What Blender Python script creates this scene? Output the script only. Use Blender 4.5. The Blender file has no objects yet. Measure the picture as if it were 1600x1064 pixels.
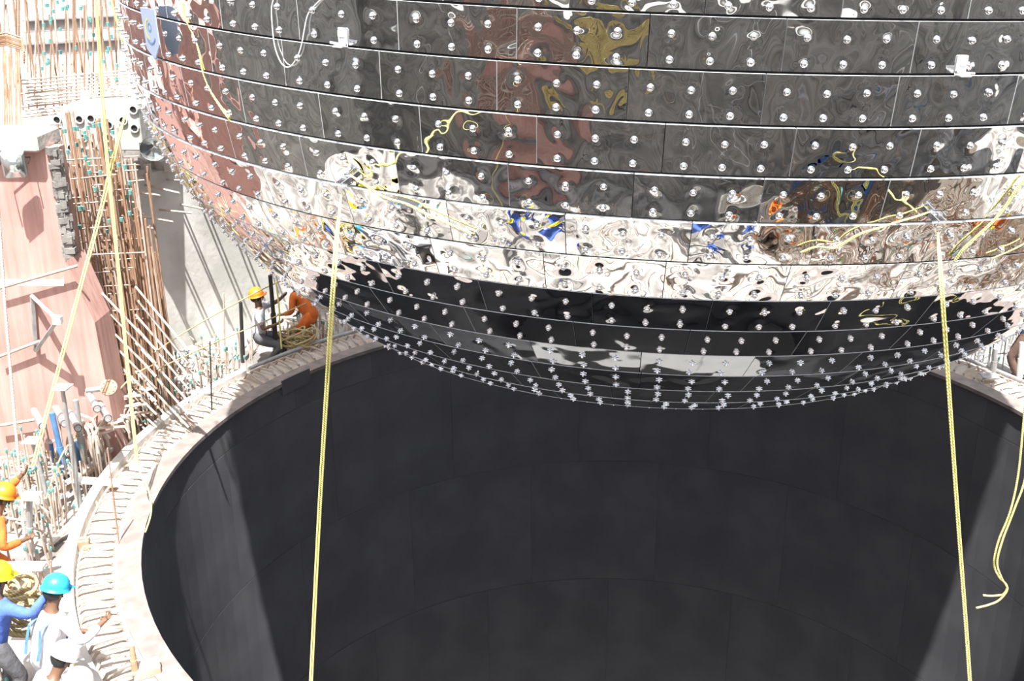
import bpy, math, random
from mathutils import Vector, Matrix
random.seed(7)
SC = bpy.context.scene
COL = SC.collection
R_ = math.radians

# ------------------------------------------------------------------ camera
F_PX = 1771.9
PITCH, ROLL, YAW = 0.3756, -0.00934, -0.0865
CAM = Vector((-0.5014, -14.023, 7.648))
_F = Vector((math.sin(YAW)*math.cos(PITCH), math.cos(YAW)*math.cos(PITCH), -math.sin(PITCH)))
_R0 = Vector((math.cos(YAW), -math.sin(YAW), 0)); _U0 = _R0.cross(_F)
_R = _R0*math.cos(ROLL) + _U0*math.sin(ROLL)
_U = -_R0*math.sin(ROLL) + _U0*math.cos(ROLL)
cd = bpy.data.cameras.new('camera'); cam = bpy.data.objects.new('camera', cd); COL.objects.link(cam)
cd.sensor_width = 36; cd.lens = F_PX*36/1600; cd.clip_end = 500; cd.clip_start = 0.05
cam.matrix_world = Matrix(((_R.x, _U.x, -_F.x, CAM.x), (_R.y, _U.y, -_F.y, CAM.y), (_R.z, _U.z, -_F.z, CAM.z), (0, 0, 0, 1)))
SC.camera = cam

# ------------------------------------------------------------------ light
SUN_AZ, SUN_EL = R_(-8), R_(67.5)
SUN_D = Vector((math.sin(SUN_AZ)*math.cos(SUN_EL), math.cos(SUN_AZ)*math.cos(SUN_EL), -math.sin(SUN_EL)))
w = bpy.data.worlds.new('sky'); SC.world = w; w.use_nodes = True
nt = w.node_tree; bg = nt.nodes['Background']
sky = nt.nodes.new('ShaderNodeTexSky'); sky.sky_type = 'NISHITA'; sky.sun_disc = False
sky.sun_elevation = SUN_EL; sky.sun_rotation = R_(180) - SUN_AZ; sky.dust_density = 3.0; sky.air_density = 1.0; sky.ozone_density = 1.0
hs = nt.nodes.new('ShaderNodeHueSaturation'); hs.inputs['Saturation'].default_value = 0.35
nt.links.new(sky.outputs[0], hs.inputs['Color']); nt.links.new(hs.outputs[0], bg.inputs[0])
bg.inputs[1].default_value = 0.14
sl = bpy.data.lights.new('sun', 'SUN'); so = bpy.data.objects.new('sun', sl); COL.objects.link(so)
sl.energy = 5.6; sl.angle = R_(0.6); sl.color = (1.0, 0.975, 0.94)
so.rotation_euler = SUN_D.to_track_quat('-Z', 'Y').to_euler(); so.location = (0, -20, 30)
SC.view_settings.view_transform = 'Standard'; SC.view_settings.look = 'None'
SC.view_settings.exposure = 1.35; SC.view_settings.gamma = 1.0; SC.view_settings.use_curve_mapping = False
SC.cycles.max_bounces = 10; SC.cycles.glossy_bounces = 6

# ------------------------------------------------------------------ helpers
def ray(px, py):
    return (_F*F_PX + _R*(px-800) - _U*(py-532)).normalized()
def at(px, py, Y):
    d = ray(px, py); return CAM + d*((Y-CAM.y)/d.y)
def onz(px, py, Z=0.0):
    d = ray(px, py); return CAM + d*((Z-CAM.z)/d.z)
def atr(px, py, rad):                      # far hit on a vertical cylinder about the pit axis
    d = ray(px, py); a = d.x*d.x+d.y*d.y; b = 2*(CAM.x*d.x+CAM.y*d.y); c = CAM.x**2+CAM.y**2-rad*rad
    return CAM + d*((-b+math.sqrt(b*b-4*a*c))/2/a)

def tag(o, label=None, cat=None, group=None, kind=None):
    if label: o['label'] = label
    if cat: o['category'] = cat
    if group: o['group'] = group
    if kind: o['kind'] = kind
    return o
def empty(name, loc, label, cat, group=None, rot=None):
    o = bpy.data.objects.new(name, None); COL.objects.link(o); o.location = loc
    o.empty_display_size = 0.2
    if rot is not None: o.rotation_euler = rot
    return tag(o, label, cat, group)
def link(name, mesh, parent=None):
    o = bpy.data.objects.new(name, mesh); COL.objects.link(o)
    if parent is not None: o.parent = parent
    return o

class MB:
    def __init__(s): s.v = []; s.f = []; s.m = []; s.mi = 0; s.uv = []
    def quad(s, a, b, c, d): s.face([a, b, c, d])
    def face(s, pts):
        n = len(s.v); s.v += [tuple(p) for p in pts]; s.f.append(list(range(n, n+len(pts)))); s.m.append(s.mi)
    def add(s, vs, fs):
        n = len(s.v); s.v += [tuple(p) for p in vs]
        for f in fs: s.f.append([i+n for i in f]); s.m.append(s.mi)
    def box(s, c, size, rot=None, bev=0.0):
        x, y, z = size[0]/2, size[1]/2, size[2]/2; c = Vector(c)
        M = rot if rot is not None else Matrix.Identity(3)
        if bev <= 0:
            vs = [c+M@Vector((i*x, j*y, k*z)) for i in (-1, 1) for j in (-1, 1) for k in (-1, 1)]
            s.add(vs, [(0, 1, 3, 2), (4, 6, 7, 5), (0, 4, 5, 1), (2, 3, 7, 6), (0, 2, 6, 4), (1, 5, 7, 3)])
        else:
            rows = []
            b = min(bev, x*.9, y*.9, z*.9)
            for (zz, ins) in ((-z, b), (-z+b, 0), (z-b, 0), (z, b)):
                X, Y = x-ins, y-ins; bb = b
                rows.append([(X-bb, -Y), (X, -Y+bb), (X, Y-bb), (X-bb, Y), (-X+bb, Y), (-X, Y-bb), (-X, -Y+bb), (-X+bb, -Y)])
                rows[-1] = [c+M@Vector((p[0], p[1], zz)) for p in rows[-1]]
            vs = [p for r in rows for p in r]; fs = []
            for k in range(3):
                for i in range(8): j = (i+1) % 8; fs.append((k*8+i, k*8+j, k*8+8+j, k*8+8+i))
            fs.append(tuple(reversed(range(8)))); fs.append(tuple(range(24, 32)))
            s.add(vs, fs)
    def tube(s, pts, r, n=6, cap=True, r2=None):
        pts = [Vector(p) for p in pts]
        if len(pts) < 2: return
        L = len(pts); prev = None; vs = []; fs = []
        for i, p in enumerate(pts):
            t = (pts[min(i+1, L-1)]-pts[max(i-1, 0)])
            if t.length < 1e-9: t = Vector((0, 0, 1))
            t.normalize()
            if prev is None:
                a = Vector((0, 0, 1)) if abs(t.z) < .9 else Vector((1, 0, 0))
                u = t.cross(a).normalized()
            else:
                u = (prev - t*prev.dot(t)).normalized()
            prev = u; v = t.cross(u)
            rr = r if r2 is None else r+(r2-r)*i/(L-1)
            if isinstance(r, (list, tuple)): rr = r[i]
            for k in range(n):
                a = 2*math.pi*k/n; vs.append(p+u*(rr*math.cos(a))+v*(rr*math.sin(a)))
        for i in range(L-1):
            for k in range(n): j = (k+1) % n; fs.append((i*n+k, i*n+j, i*n+n+j, i*n+n+k))
        if cap: fs.append(tuple(reversed(range(n)))); fs.append(tuple(range((L-1)*n, L*n)))
        s.add(vs, fs)
    def lathe(s, c, prof, n=12, M=None, capb=True, capt=True):
        c = Vector(c); M = M or Matrix.Identity(3); vs = []; fs = []
        for (r, z) in prof:
            for k in range(n):
                a = 2*math.pi*k/n; vs.append(c+M@Vector((r*math.cos(a), r*math.sin(a), z)))
        for i in range(len(prof)-1):
            for k in range(n): j = (k+1) % n; fs.append((i*n+k, i*n+j, i*n+n+j, i*n+n+k))
        if capb: fs.append(tuple(reversed(range(n))))
        if capt: fs.append(tuple(range((len(prof)-1)*n, len(prof)*n)))
        s.add(vs, fs)
    def ball(s, c, r, n=8, m=6, M=None, sc=(1, 1, 1)):
        prof = [(max(1e-4, math.sin(math.pi*i/m)), -math.cos(math.pi*i/m)) for i in range(m+1)]
        c = Vector(c); M = M or Matrix.Identity(3); vs = []; fs = []
        for (q, z) in prof:
            for k in range(n):
                a = 2*math.pi*k/n; vs.append(c+M@Vector((q*math.cos(a)*r*sc[0], q*math.sin(a)*r*sc[1], z*r*sc[2])))
        for i in range(m):
            for k in range(n): j = (k+1) % n; fs.append((i*n+k, i*n+j, i*n+n+j, i*n+n+k))
        s.add(vs, fs)
    def sector(s, r0, r1, z0, z1, a0, a1, n):      # curved solid block, angles in radians
        ring = []
        for i in range(n+1):
            a = a0+(a1-a0)*i/n; c, t = math.cos(a), math.sin(a)
            ring += [(r0*c, r0*t, z0), (r1*c, r1*t, z0), (r1*c, r1*t, z1), (r0*c, r0*t, z1)]
        fs = []
        for i in range(n):
            for k in range(4): j = (k+1) % 4; fs.append((i*4+k, i*4+4+k, i*4+4+j, i*4+j))
        if abs((a1-a0)-2*math.pi) > 1e-4:
            fs.append((0, 1, 2, 3)); fs.append((n*4+3, n*4+2, n*4+1, n*4))
        s.add(ring, fs)
    def mesh(s, name, mats, smooth=False):
        me = bpy.data.meshes.new(name); me.from_pydata(s.v, [], s.f)
        for m in (mats if isinstance(mats, (list, tuple)) else [mats]): me.materials.append(m)
        me.polygons.foreach_set('material_index', s.m)
        me.polygons.foreach_set('use_smooth', [smooth]*len(s.f))
        me.update(); return me
    def build(s, name, mats, parent=None, smooth=False, **k):
        o = link(name, s.mesh(name, mats, smooth), parent)
        if k: tag(o, **k)
        return o

def rotz(a): return Matrix.Rotation(a, 3, 'Z')
def frame(n, up=Vector((0, 0, 1))):               # matrix whose z column is n
    n = Vector(n).normalized(); x = up.cross(n)
    if x.length < 1e-4: x = Vector((1, 0, 0))
    x.normalize(); y = n.cross(x)
    return Matrix((x, y, n)).transposed()

# ------------------------------------------------------------------ materials
def mat(name, col, rough=0.7, metal=0.0, var=0.0, vscale=4.0, bump=0.0, bscale=20.0, col2=None, spec=0.5, detail=4):
    m = bpy.data.materials.new(name); m.use_nodes = True; nt = m.node_tree
    b = nt.nodes['Principled BSDF']; b.inputs['Roughness'].default_value = rough; b.inputs['Metallic'].default_value = metal
    b.inputs['Specular IOR Level'].default_value = spec
    c1 = (*col, 1)
    if var > 0 or col2:
        tc = nt.nodes.new('ShaderNodeTexCoord'); n = nt.nodes.new('ShaderNodeTexNoise'); n.inputs['Scale'].default_value = vscale; n.inputs['Detail'].default_value = detail
        nt.links.new(tc.outputs['Object'], n.inputs['Vector'])
        cr = nt.nodes.new('ShaderNodeValToRGB'); cr.color_ramp.elements[0].position = .38; cr.color_ramp.elements[1].position = .64
        c2 = col2 if col2 else tuple(c*(1-var) for c in col)
        cr.color_ramp.elements[0].color = (*c2, 1); cr.color_ramp.elements[1].color = c1
        nt.links.new(n.outputs['Fac'], cr.inputs[0]); nt.links.new(cr.outputs[0], b.inputs['Base Color'])
    else: b.inputs['Base Color'].default_value = c1
    if bump > 0:
        tc = nt.nodes.new('ShaderNodeTexCoord'); n = nt.nodes.new('ShaderNodeTexNoise'); n.inputs['Scale'].default_value = bscale; n.inputs['Detail'].default_value = 5
        nt.links.new(tc.outputs['Object'], n.inputs['Vector'])
        bp = nt.nodes.new('ShaderNodeBump'); bp.inputs['Strength'].default_value = 1; bp.inputs['Distance'].default_value = bump
        nt.links.new(n.outputs['Fac'], bp.inputs['Height']); nt.links.new(bp.outputs[0], b.inputs['Normal'])
    return m
def mth(nt, op, a, b=None, c=None):
    n = nt.nodes.new('ShaderNodeMath'); n.operation = op
    for i, v in enumerate((a, b, c)):
        if v is None: continue
        if isinstance(v, (int, float)): n.inputs[i].default_value = v
        else: nt.links.new(v, n.inputs[i])
    return n.outputs[0]

CONC = mat('concrete_light', (.58, .555, .52), .85, var=.18, vscale=1.6, bump=.01, bscale=14)
CONC_W = mat('concrete_pale', (.62, .60, .58), .85, col2=(.40, .40, .37), vscale=.9, bump=.008, bscale=9)
CONC_D = mat('concrete_dark', (.30, .285, .265), .9, var=.35, vscale=1.3, bump=.02, bscale=6)
DUST = mat('dusty_concrete', (.46, .36, .28), .95, col2=(.55, .50, .45), vscale=3, bump=.02, bscale=18)
GROUND = mat('site_ground', (.46, .44, .41), .95, col2=(.15, .14, .13), vscale=1.1, bump=.03, bscale=8)  # colour darkened to carry the shadows of a trench that is not modelled
RUST = mat('rusty_rebar', (.30, .165, .095), .8, col2=(.38, .25, .17), vscale=6)
RUST_L = mat('dusty_rebar', (.40, .30, .23), .8, col2=(.52, .45, .39), vscale=5)
HOOK = mat('hook_bar', (.30, .235, .19), .8, col2=(.40, .36, .32), vscale=6)
GALV = mat('galvanised_pipe', (.42, .42, .42), .5, .4, var=.25, vscale=5)
DARKST = mat('dark_steel', (.05, .05, .05), .5, .5)
TEAL = mat('teal_cap', (.13, .34, .31), .6)
BLUE = mat('blue_paint', (.10, .24, .48), .5, var=.3, vscale=8)
WHITE = mat('white_paint', (.75, .75, .74), .6)
YEL = mat('yellow_plastic', (.85, .72, .03), .45)
PITST = mat('dark_lining_steel', (.12, .12, .13), .45, .0, col2=(.09, .09, .10), vscale=1.1, bump=.002, bscale=3)
PITFL = mat('pit_floor_steel', (.19, .19, .19), .7, var=.1, vscale=.6)
FLANGE = mat('flange_steel', (.17, .15, .14), .6, 0, col2=(.26, .21, .19), vscale=5, detail=8)
STUD = mat('stud_steel', (.78, .78, .80), .22, 1.0)
LIP = mat('brushed_edge_steel', (.72, .73, .74), .4, .25)
SHELL = mat('shell_steel', (.02, .02, .02), .8, .0)
WOOD = mat('timber', (.50, .36, .22), .8, var=.3, vscale=9)
FABRIC_SK = mat('skin_brown', (.16, .085, .05), .55)
HAIR = mat('black_hair', (.012, .011, .012), .7)
GLASS = mat('lamp_reflector', (.62, .70, .72), .15, .8)

def stripes_mat(name, col, col2, sc=3.0, dist=.012):          # pink wall with board marks running up the wall
    m = bpy.data.materials.new(name); m.use_nodes = True; nt = m.node_tree; b = nt.nodes['Principled BSDF']
    b.inputs['Roughness'].default_value = .9
    tc = nt.nodes.new('ShaderNodeTexCoord'); mp = nt.nodes.new('ShaderNodeMapping'); mp.inputs['Scale'].default_value = (7*sc/3, 7*sc/3, .35)
    nt.links.new(tc.outputs['Object'], mp.inputs[0])
    n = nt.nodes.new('ShaderNodeTexNoise'); n.inputs['Scale'].default_value = 1.6; n.inputs['Detail'].default_value = 6
    nt.links.new(mp.outputs[0], n.inputs['Vector'])
    n2 = nt.nodes.new('ShaderNodeTexNoise'); n2.inputs['Scale'].default_value = 1.1; n2.inputs['Detail'].default_value = 5
    nt.links.new(tc.outputs['Object'], n2.inputs['Vector'])
    s = mth(nt, 'MULTIPLY_ADD', n.outputs['Fac'], .5, mth(nt, 'MULTIPLY', n2.outputs['Fac'], .5))
    cr = nt.nodes.new('ShaderNodeValToRGB'); cr.color_ramp.elements[0].position = .36; cr.color_ramp.elements[1].position = .62
    cr.color_ramp.elements[0].color = (*col2, 1); cr.color_ramp.elements[1].color = (*col, 1)
    nt.links.new(s, cr.inputs[0]); nt.links.new(cr.outputs[0], b.inputs['Base Color'])
    bp = nt.nodes.new('ShaderNodeBump'); bp.inputs['Distance'].default_value = dist; nt.links.new(n.outputs['Fac'], bp.inputs['Height']); nt.links.new(bp.outputs[0], b.inputs['Normal'])
    return m
PINK = stripes_mat('red_primed_wall', (.52, .32, .28), (.36, .20, .17))
GREYW = stripes_mat('grey_shuttered_concrete', (.37, .365, .345), (.15, .148, .14), 2, .03)

def rope_mat(name, c1, c2, freq):
    m = bpy.data.materials.new(name); m.use_nodes = True; nt = m.node_tree; b = nt.nodes['Principled BSDF']; b.inputs['Roughness'].default_value = .7
    tc = nt.nodes.new('ShaderNodeTexCoord'); wv = nt.nodes.new('ShaderNodeTexWave'); wv.wave_type = 'BANDS'; wv.bands_direction = 'DIAGONAL'
    wv.inputs['Scale'].default_value = freq
    nt.links.new(tc.outputs['Object'], wv.inputs['Vector'])
    cr = nt.nodes.new('ShaderNodeValToRGB'); cr.color_ramp.elements[0].color = (*c2, 1); cr.color_ramp.elements[1].color = (*c1, 1)
    cr.color_ramp.elements[0].position = .1; cr.color_ramp.elements[1].position = .45
    nt.links.new(wv.outputs['Fac'], cr.inputs[0]); nt.links.new(cr.outputs[0], b.inputs['Base Color'])
    bp = nt.nodes.new('ShaderNodeBump'); bp.inputs['Distance'].default_value = .004; nt.links.new(wv.outputs['Fac'], bp.inputs['Height']); nt.links.new(bp.outputs[0], b.inputs['Normal'])
    return m
ROPE_Y = rope_mat('yellow_rope', (.93, .89, .36), (.72, .62, .10), 34)
ROPE_M = rope_mat('manila_rope', (.52, .42, .22), (.34, .26, .12), 14)
ROPE_W = rope_mat('white_rope', (.72, .70, .62), (.5, .46, .38), 14)

def mirror_mat(name, MIR_N, MIR_D):
    m = bpy.data.materials.new(name); m.use_nodes = True; nt = m.node_tree; b = nt.nodes['Principled BSDF']
    b.inputs['Metallic'].default_value = 1; b.inputs['Base Color'].default_value = (.60, .60, .60, 1)
    tc = nt.nodes.new('ShaderNodeTexCoord'); oi = nt.nodes.new('ShaderNodeObjectInfo')
    uv = nt.nodes.new('ShaderNodeUVMap'); uv.uv_map = 'UVMap'
    sx = nt.nodes.new('ShaderNodeSeparateXYZ'); nt.links.new(uv.outputs[0], sx.inputs[0])
    # dimple round each stud: studs sit at the uv cell centres (3 x 2 cells)
    fu = mth(nt, 'SUBTRACT', mth(nt, 'FRACT', sx.outputs[0]), .5); fv = mth(nt, 'SUBTRACT', mth(nt, 'FRACT', sx.outputs[1]), .5)
    r2 = mth(nt, 'ADD', mth(nt, 'MULTIPLY', fu, mth(nt, 'MULTIPLY', fu, 2.4)), mth(nt, 'MULTIPLY', fv, fv))
    dim = mth(nt, 'EXPONENT', mth(nt, 'MULTIPLY', r2, -14.0))
    cmb = nt.nodes.new('ShaderNodeCombineXYZ'); rs = mth(nt, 'MULTIPLY', oi.outputs['Random'], 60.0)
    for i in range(3): nt.links.new(rs, cmb.inputs[i])
    va = nt.nodes.new('ShaderNodeVectorMath'); va.operation = 'ADD'; nt.links.new(tc.outputs['Object'], va.inputs[0]); nt.links.new(cmb.outputs[0], va.inputs[1])
    n1 = nt.nodes.new('ShaderNodeTexNoise'); n1.inputs['Scale'].default_value = 2.6; n1.inputs['Detail'].default_value = 0.6; n1.inputs['Roughness'].default_value = .35; n1.inputs['Distortion'].default_value = .4
    nt.links.new(va.outputs[0], n1.inputs['Vector'])
    nd = nt.nodes.new('ShaderNodeTexNoise'); nd.inputs['Scale'].default_value = 7; nd.inputs['Detail'].default_value = 0
    nt.links.new(va.outputs[0], nd.inputs['Vector'])
    # dimples differ in depth and direction from stud to stud
    amp = mth(nt, 'MULTIPLY', mth(nt, 'SUBTRACT', nd.outputs['Fac'], .42), 5.0)
    h = mth(nt, 'ADD', mth(nt, 'MULTIPLY', n1.outputs['Fac'], MIR_N), mth(nt, 'MULTIPLY', mth(nt, 'MULTIPLY', dim, amp), MIR_D))
    bp = nt.nodes.new('ShaderNodeBump'); bp.inputs['Distance'].default_value = 1.0; nt.links.new(h, bp.inputs['Height']); nt.links.new(bp.outputs[0], b.inputs['Normal'])
    # light scuffs
    sc = nt.nodes.new('ShaderNodeTexNoise'); sc.inputs['Scale'].default_value = 5; sc.inputs['Detail'].default_value = 8
    nt.links.new(va.outputs[0], sc.inputs['Vector'])
    rr = nt.nodes.new('ShaderNodeMapRange'); rr.inputs[1].default_value = .5; rr.inputs[2].default_value = .8; rr.inputs[3].default_value = .015; rr.inputs[4].default_value = .09
    nt.links.new(sc.outputs['Fac'], rr.inputs[0]); nt.links.new(rr.outputs[0], b.inputs['Roughness'])
    return m
MIRROR = mirror_mat('polished_sheet', 0.040, 0.0060)
MIRROR_F = mirror_mat('polished_sheet_flat', 0.014, 0.0015)

# ------------------------------------------------------------------ setting: pit, deck, walls
PIT_R, PIT_D = 6.6, 15.0
g = MB(); g.sector(PIT_R+.03, PIT_R+.3, -PIT_D, -.02, 0, 2*math.pi, 96)
pit = g.build('wall_pit', PITST, kind='structure')
pit['label'] = 'dark steel lined round pit wall below the vessel'
g = MB(); g.lathe((0, 0, -PIT_D-.2), [(PIT_R+.3, 0), (PIT_R+.3, .2)], 64); g.build('floor_pit', PITFL, kind='structure')
# lining plates, one mesh per course, butted with open joints
courses = [(-.55, -.03, 24), (-3.1, -.56, 16), (-5.9, -3.11, 16), (-8.7, -5.91, 16), (-12.2, -8.71, 14), (-14.98, -12.21, 12)]
for ci, (z0, z1, n) in enumerate(courses):
    da = 2*math.pi/n; gp = .002/PIT_R; m = MB()
    m.sector(PIT_R+.02, PIT_R+.032, z0+.003, z1-.003, gp, da-gp, 8)
    me = m.mesh('steel_plate', PITST, False)
    for k in range(n):
        o = link('steel_plate', me, pit); o.rotation_euler = (0, 0, da*(k+.37*ci)); o.delta_scale = (1, 1, 1)
# small hatch frame on the lining, just under the rim
a = atr(462, 596, PIT_R); ang = math.atan2(a.y, a.x)
m = MB(); m.sector(PIT_R-.012, PIT_R+.01, a.z-.13, a.z+.13, ang-.05, ang+.05, 6); m.build('cover_plate', PITST, pit)

g = MB(); g.sector(PIT_R-.01, PIT_R+.27, -.03, .03, 0, 2*math.pi, 128)
fl = g.build('trim_1', FLANGE, kind='structure'); fl['label'] = 'flat steel flange ring around the mouth of the pit'
g = MB(); g.sector(PIT_R+.26, 7.5, -.7, 0, 0, 2*math.pi, 128)
deck = g.build('floor', DUST, kind='structure'); deck['label'] = 'concrete ring ledge around the pit mouth'
# ground beyond the ledge, with a hole for the pit
g = MB()
ang0 = R_(-180)
ring = []
for i in range(97):
    a = 2*math.pi*i/96; c, s = math.cos(a), math.sin(a); k = 140/max(abs(c), abs(s))
    ring.append(((7.5*c, 7.5*s, -.28), (k*c, k*s, -.28)))
for i in range(96): g.quad(ring[i][0], ring[i][1], ring[i+1][1], ring[i+1][0])
gr = g.build('ground', GROUND, kind='structure')

# grey shuttered wall on the camera side, a parapet under the camera
g = MB(); g.box((0, -13.2, 2.95), (44, 1.1, 6.5)); wn = g.build('wall_near', GREYW, kind='structure')
k = 0
for x in [v*2.44 for v in range(-7, 8)]:
    m = MB(); m.box((x, -12.64, 5.0 if k % 2 else 4.8), (2.36, .05, 2.0), bev=.01); m.build('formwork_panel', GREYW, wn); k += 1
    m = MB(); m.box((x, -12.63, 1.7), (2.36, .04, 3.3), bev=.01); m.build('formwork_panel', GREYW, wn)
# red primed walls
g = MB(); g.box((-4.9, -12.45, 2.6), (2.7, .35, 5.7)); g.build('wall_buttress', PINK, kind='structure')
g = MB(); g.box((-12.6, -1.5, 2.6), (.8, 3.2, 5.8)); g.build('wall_left', PINK, kind='structure')
g = MB(); g.box((-13.2, -7.9, 3.4), (.8, 9.6, 7.4)); g.build('wall_side', GREYW, kind='structure')

g = MB(); g.box((-14.2, 4.8, 3.9), (.8, 7.4, 8.4)); g.build('wall_added', PINK, kind='structure')  # unseen, added so the left panels mirror red instead of glaring ground
# red wall facing the camera at the left edge
YR = 0.9
def wpt(px, py, Y=YR): return at(px, py, Y)
tl = wpt(-60, 232); tr = wpt(86, 232); br = wpt(96, 392); 
zt = tr.z; xr = tr.x; zm = wpt(50, 441).z
g = MB(); g.box(((xr-16)/2, YR+.14, (zt-.3)/2), (xr+16, .28, zt+.3)); wr = g.build('wall_red', PINK, kind='structure')
wr['label'] = 'red primed wall block at the left edge'
# lower, thicker part with sloping shoulder
xl2 = wpt(140, 470, YR-.25).x
m = MB(); Y0, Y1 = YR-.28, YR+.3
P = [(-16, -.28), (xl2+.12, -.28), (xl2+.04, zm-.5), (xr+.05, zm+.42), (xr-.05, zm+.05), (-16, zm)]
n = len(P); vs = [(x, Y0, z) for x, z in P]+[(x, Y1, z) for x, z in P]
m.add(vs, [tuple(range(n)), tuple(reversed(range(n, 2*n)))]+[(i, i+n, (i+1) % n+n, (i+1) % n) for i in range(n)])
m.build('lower_block', PINK, wr)
# concrete cap
m = MB(); xc = at(62, 215, YR-.1).x; m.box((xc-1.6, YR+.15, zt+.10), (3.2, .7, .24), bev=.03); m.build('wall_cap', CONC, wr)
# spalled strip at the block end
m = MB()
for i in range(60):
    z = zm+.4+(zt-zm-.4)*i/60
    m.box((xr-.02+random.uniform(-.03, .03), YR+.0+random.uniform(-.03, .05), z), (random.uniform(.08, .16), .12, random.uniform(.06, .12)), rotz(random.random()))
m.build('broken_edge', CONC_D, wr)['kind'] = 'stuff'

# pale curved vault wall behind the ledge
WB_R = 9.9
ZW = at(300, 262, 5.5).z
a0, a1 = R_(12), R_(161)
g = MB(); g.sector(WB_R, WB_R+.9, -.3, ZW, a0, a1, 60); wb = g.build('wall_back', CONC_W, kind='structure')
wb['label'] = 'pale curved concrete vault wall behind the ledge'

for i in range(18):
    a = R_(134+i*1.35); z = ZW-.18-(.5 if i % 2 else 0)
    m = MB(); m.tube([(WB_R*math.cos(a), WB_R*math.sin(a), z), ((WB_R-.9)*math.cos(a), (WB_R-.9)*math.sin(a), z+random.uniform(-.05, .1))], .02, 5); m.build('dowel_bar', RUST_L, wb)
m = MB()
for i in range(70):
    a = R_(random.uniform(134, 160)); r = random.uniform(WB_R, WB_R+.7); m.box((r*math.cos(a), r*math.sin(a), ZW+.05), (random.uniform(.1, .4), random.uniform(.05, .2), random.uniform(.08, .22)), rotz(random.uniform(0, 3)))
m.build('rubble', CONC, wb)['kind'] = 'stuff'

# ------------------------------------------------------------------ the vessel
VT = 0.0348
VC = Vector((-.1375, .32, 0)); VROT = Matrix.Rotation(VT, 3, 'Y')
VZ0 = 2.2
ZL = [6.866, 6.492, 6.115, 5.735, 5.370, 5.005, 4.653, 4.305, 3.977, 3.652, 3.345, 3.073, 2.863]
RL = [6.235, 6.222, 6.205, 6.160, 6.085, 5.955, 5.785, 5.555, 5.290, 4.975, 4.625, 4.285, 3.980]
NP = [42, 42, 41, 42, 41, 40, 39.3, 37.6, 36.2, 33.8, 31.3, 30, 28]
SEAM = [-81.09, -93.06, -94.18, -91.57, -93.42, -98.14, -90.68, -96.21, -97.96, -91.89, -91.66, -95, -90]
NP = [int(round(x)) for x in NP]
bands = []                                  # (ztop, rtop, zbot, rbot, n, seam)
for i in range(5): bands.append((ZL[0]+.375*(i+1), 6.24, ZL[0]+.375*i, 6.24 if i else RL[0], 42, -81.09+(4.28 if i % 2 else 0)))
bands = bands[::-1]
for i in range(12): bands.append((ZL[i], RL[i], ZL[i+1], RL[i+1], NP[i+1], SEAM[i+1]))
bands.append((2.863, 3.98, 2.62, 3.30, 26, -92)); bands.append((2.62, 3.30, 2.42, 2.45, 20, -90))
vessel = empty('reactor_vessel', VC+VROT@Vector((0, 0, VZ0)), 'huge round steel vessel clad in polished mirror panels hanging over the pit', 'vessel')
vessel.rotation_euler = (0, VT, 0)
prof = [(.02, 2.24), (2.4, 2.36), (3.2, 2.58)]+[(r-.05, z) for z, r in zip(ZL[::-1], RL[::-1])]+[(6.19, 8.8), (6.19, 15.5)]
g = MB(); g.lathe((0, 0, -VZ0), prof, 96); g.build('shell', SHELL, vessel, True)
def vprof(z):
    zz = ZL[::-1]+[40]; rr = RL[::-1]+[6.24]
    if z < zz[0]: return max(.05, 3.98-(zz[0]-z)*2.6)
    for i in range(len(zz)-1):
        if z <= zz[i+1]: return rr[i]+(rr[i+1]-rr[i])*(z-zz[i])/(zz[i+1]-zz[i])
def surf(px, py, off=0.0):                # first hit of a view ray on the vessel skin, world
    d = ray(px, py); Mi = VROT.transposed()
    t = 5.0; ld = Mi@d; lo = Mi@(CAM-VC)
    while t < 24:
        P = lo+ld*t
        if P.z > 2.2 and math.hypot(P.x, P.y) < vprof(P.z)+off: break
        t += .004
    else: return None
    return VC+VROT@P
def vnormal(Pw):
    P = VROT.transposed()@(Pw-VC); h = .2; sl = (vprof(P.z+h)-vprof(P.z-h))/(2*h); r = math.hypot(P.x, P.y)
    return (VROT@Vector((P.x/r, P.y/r, -sl))).normalized()

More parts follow.
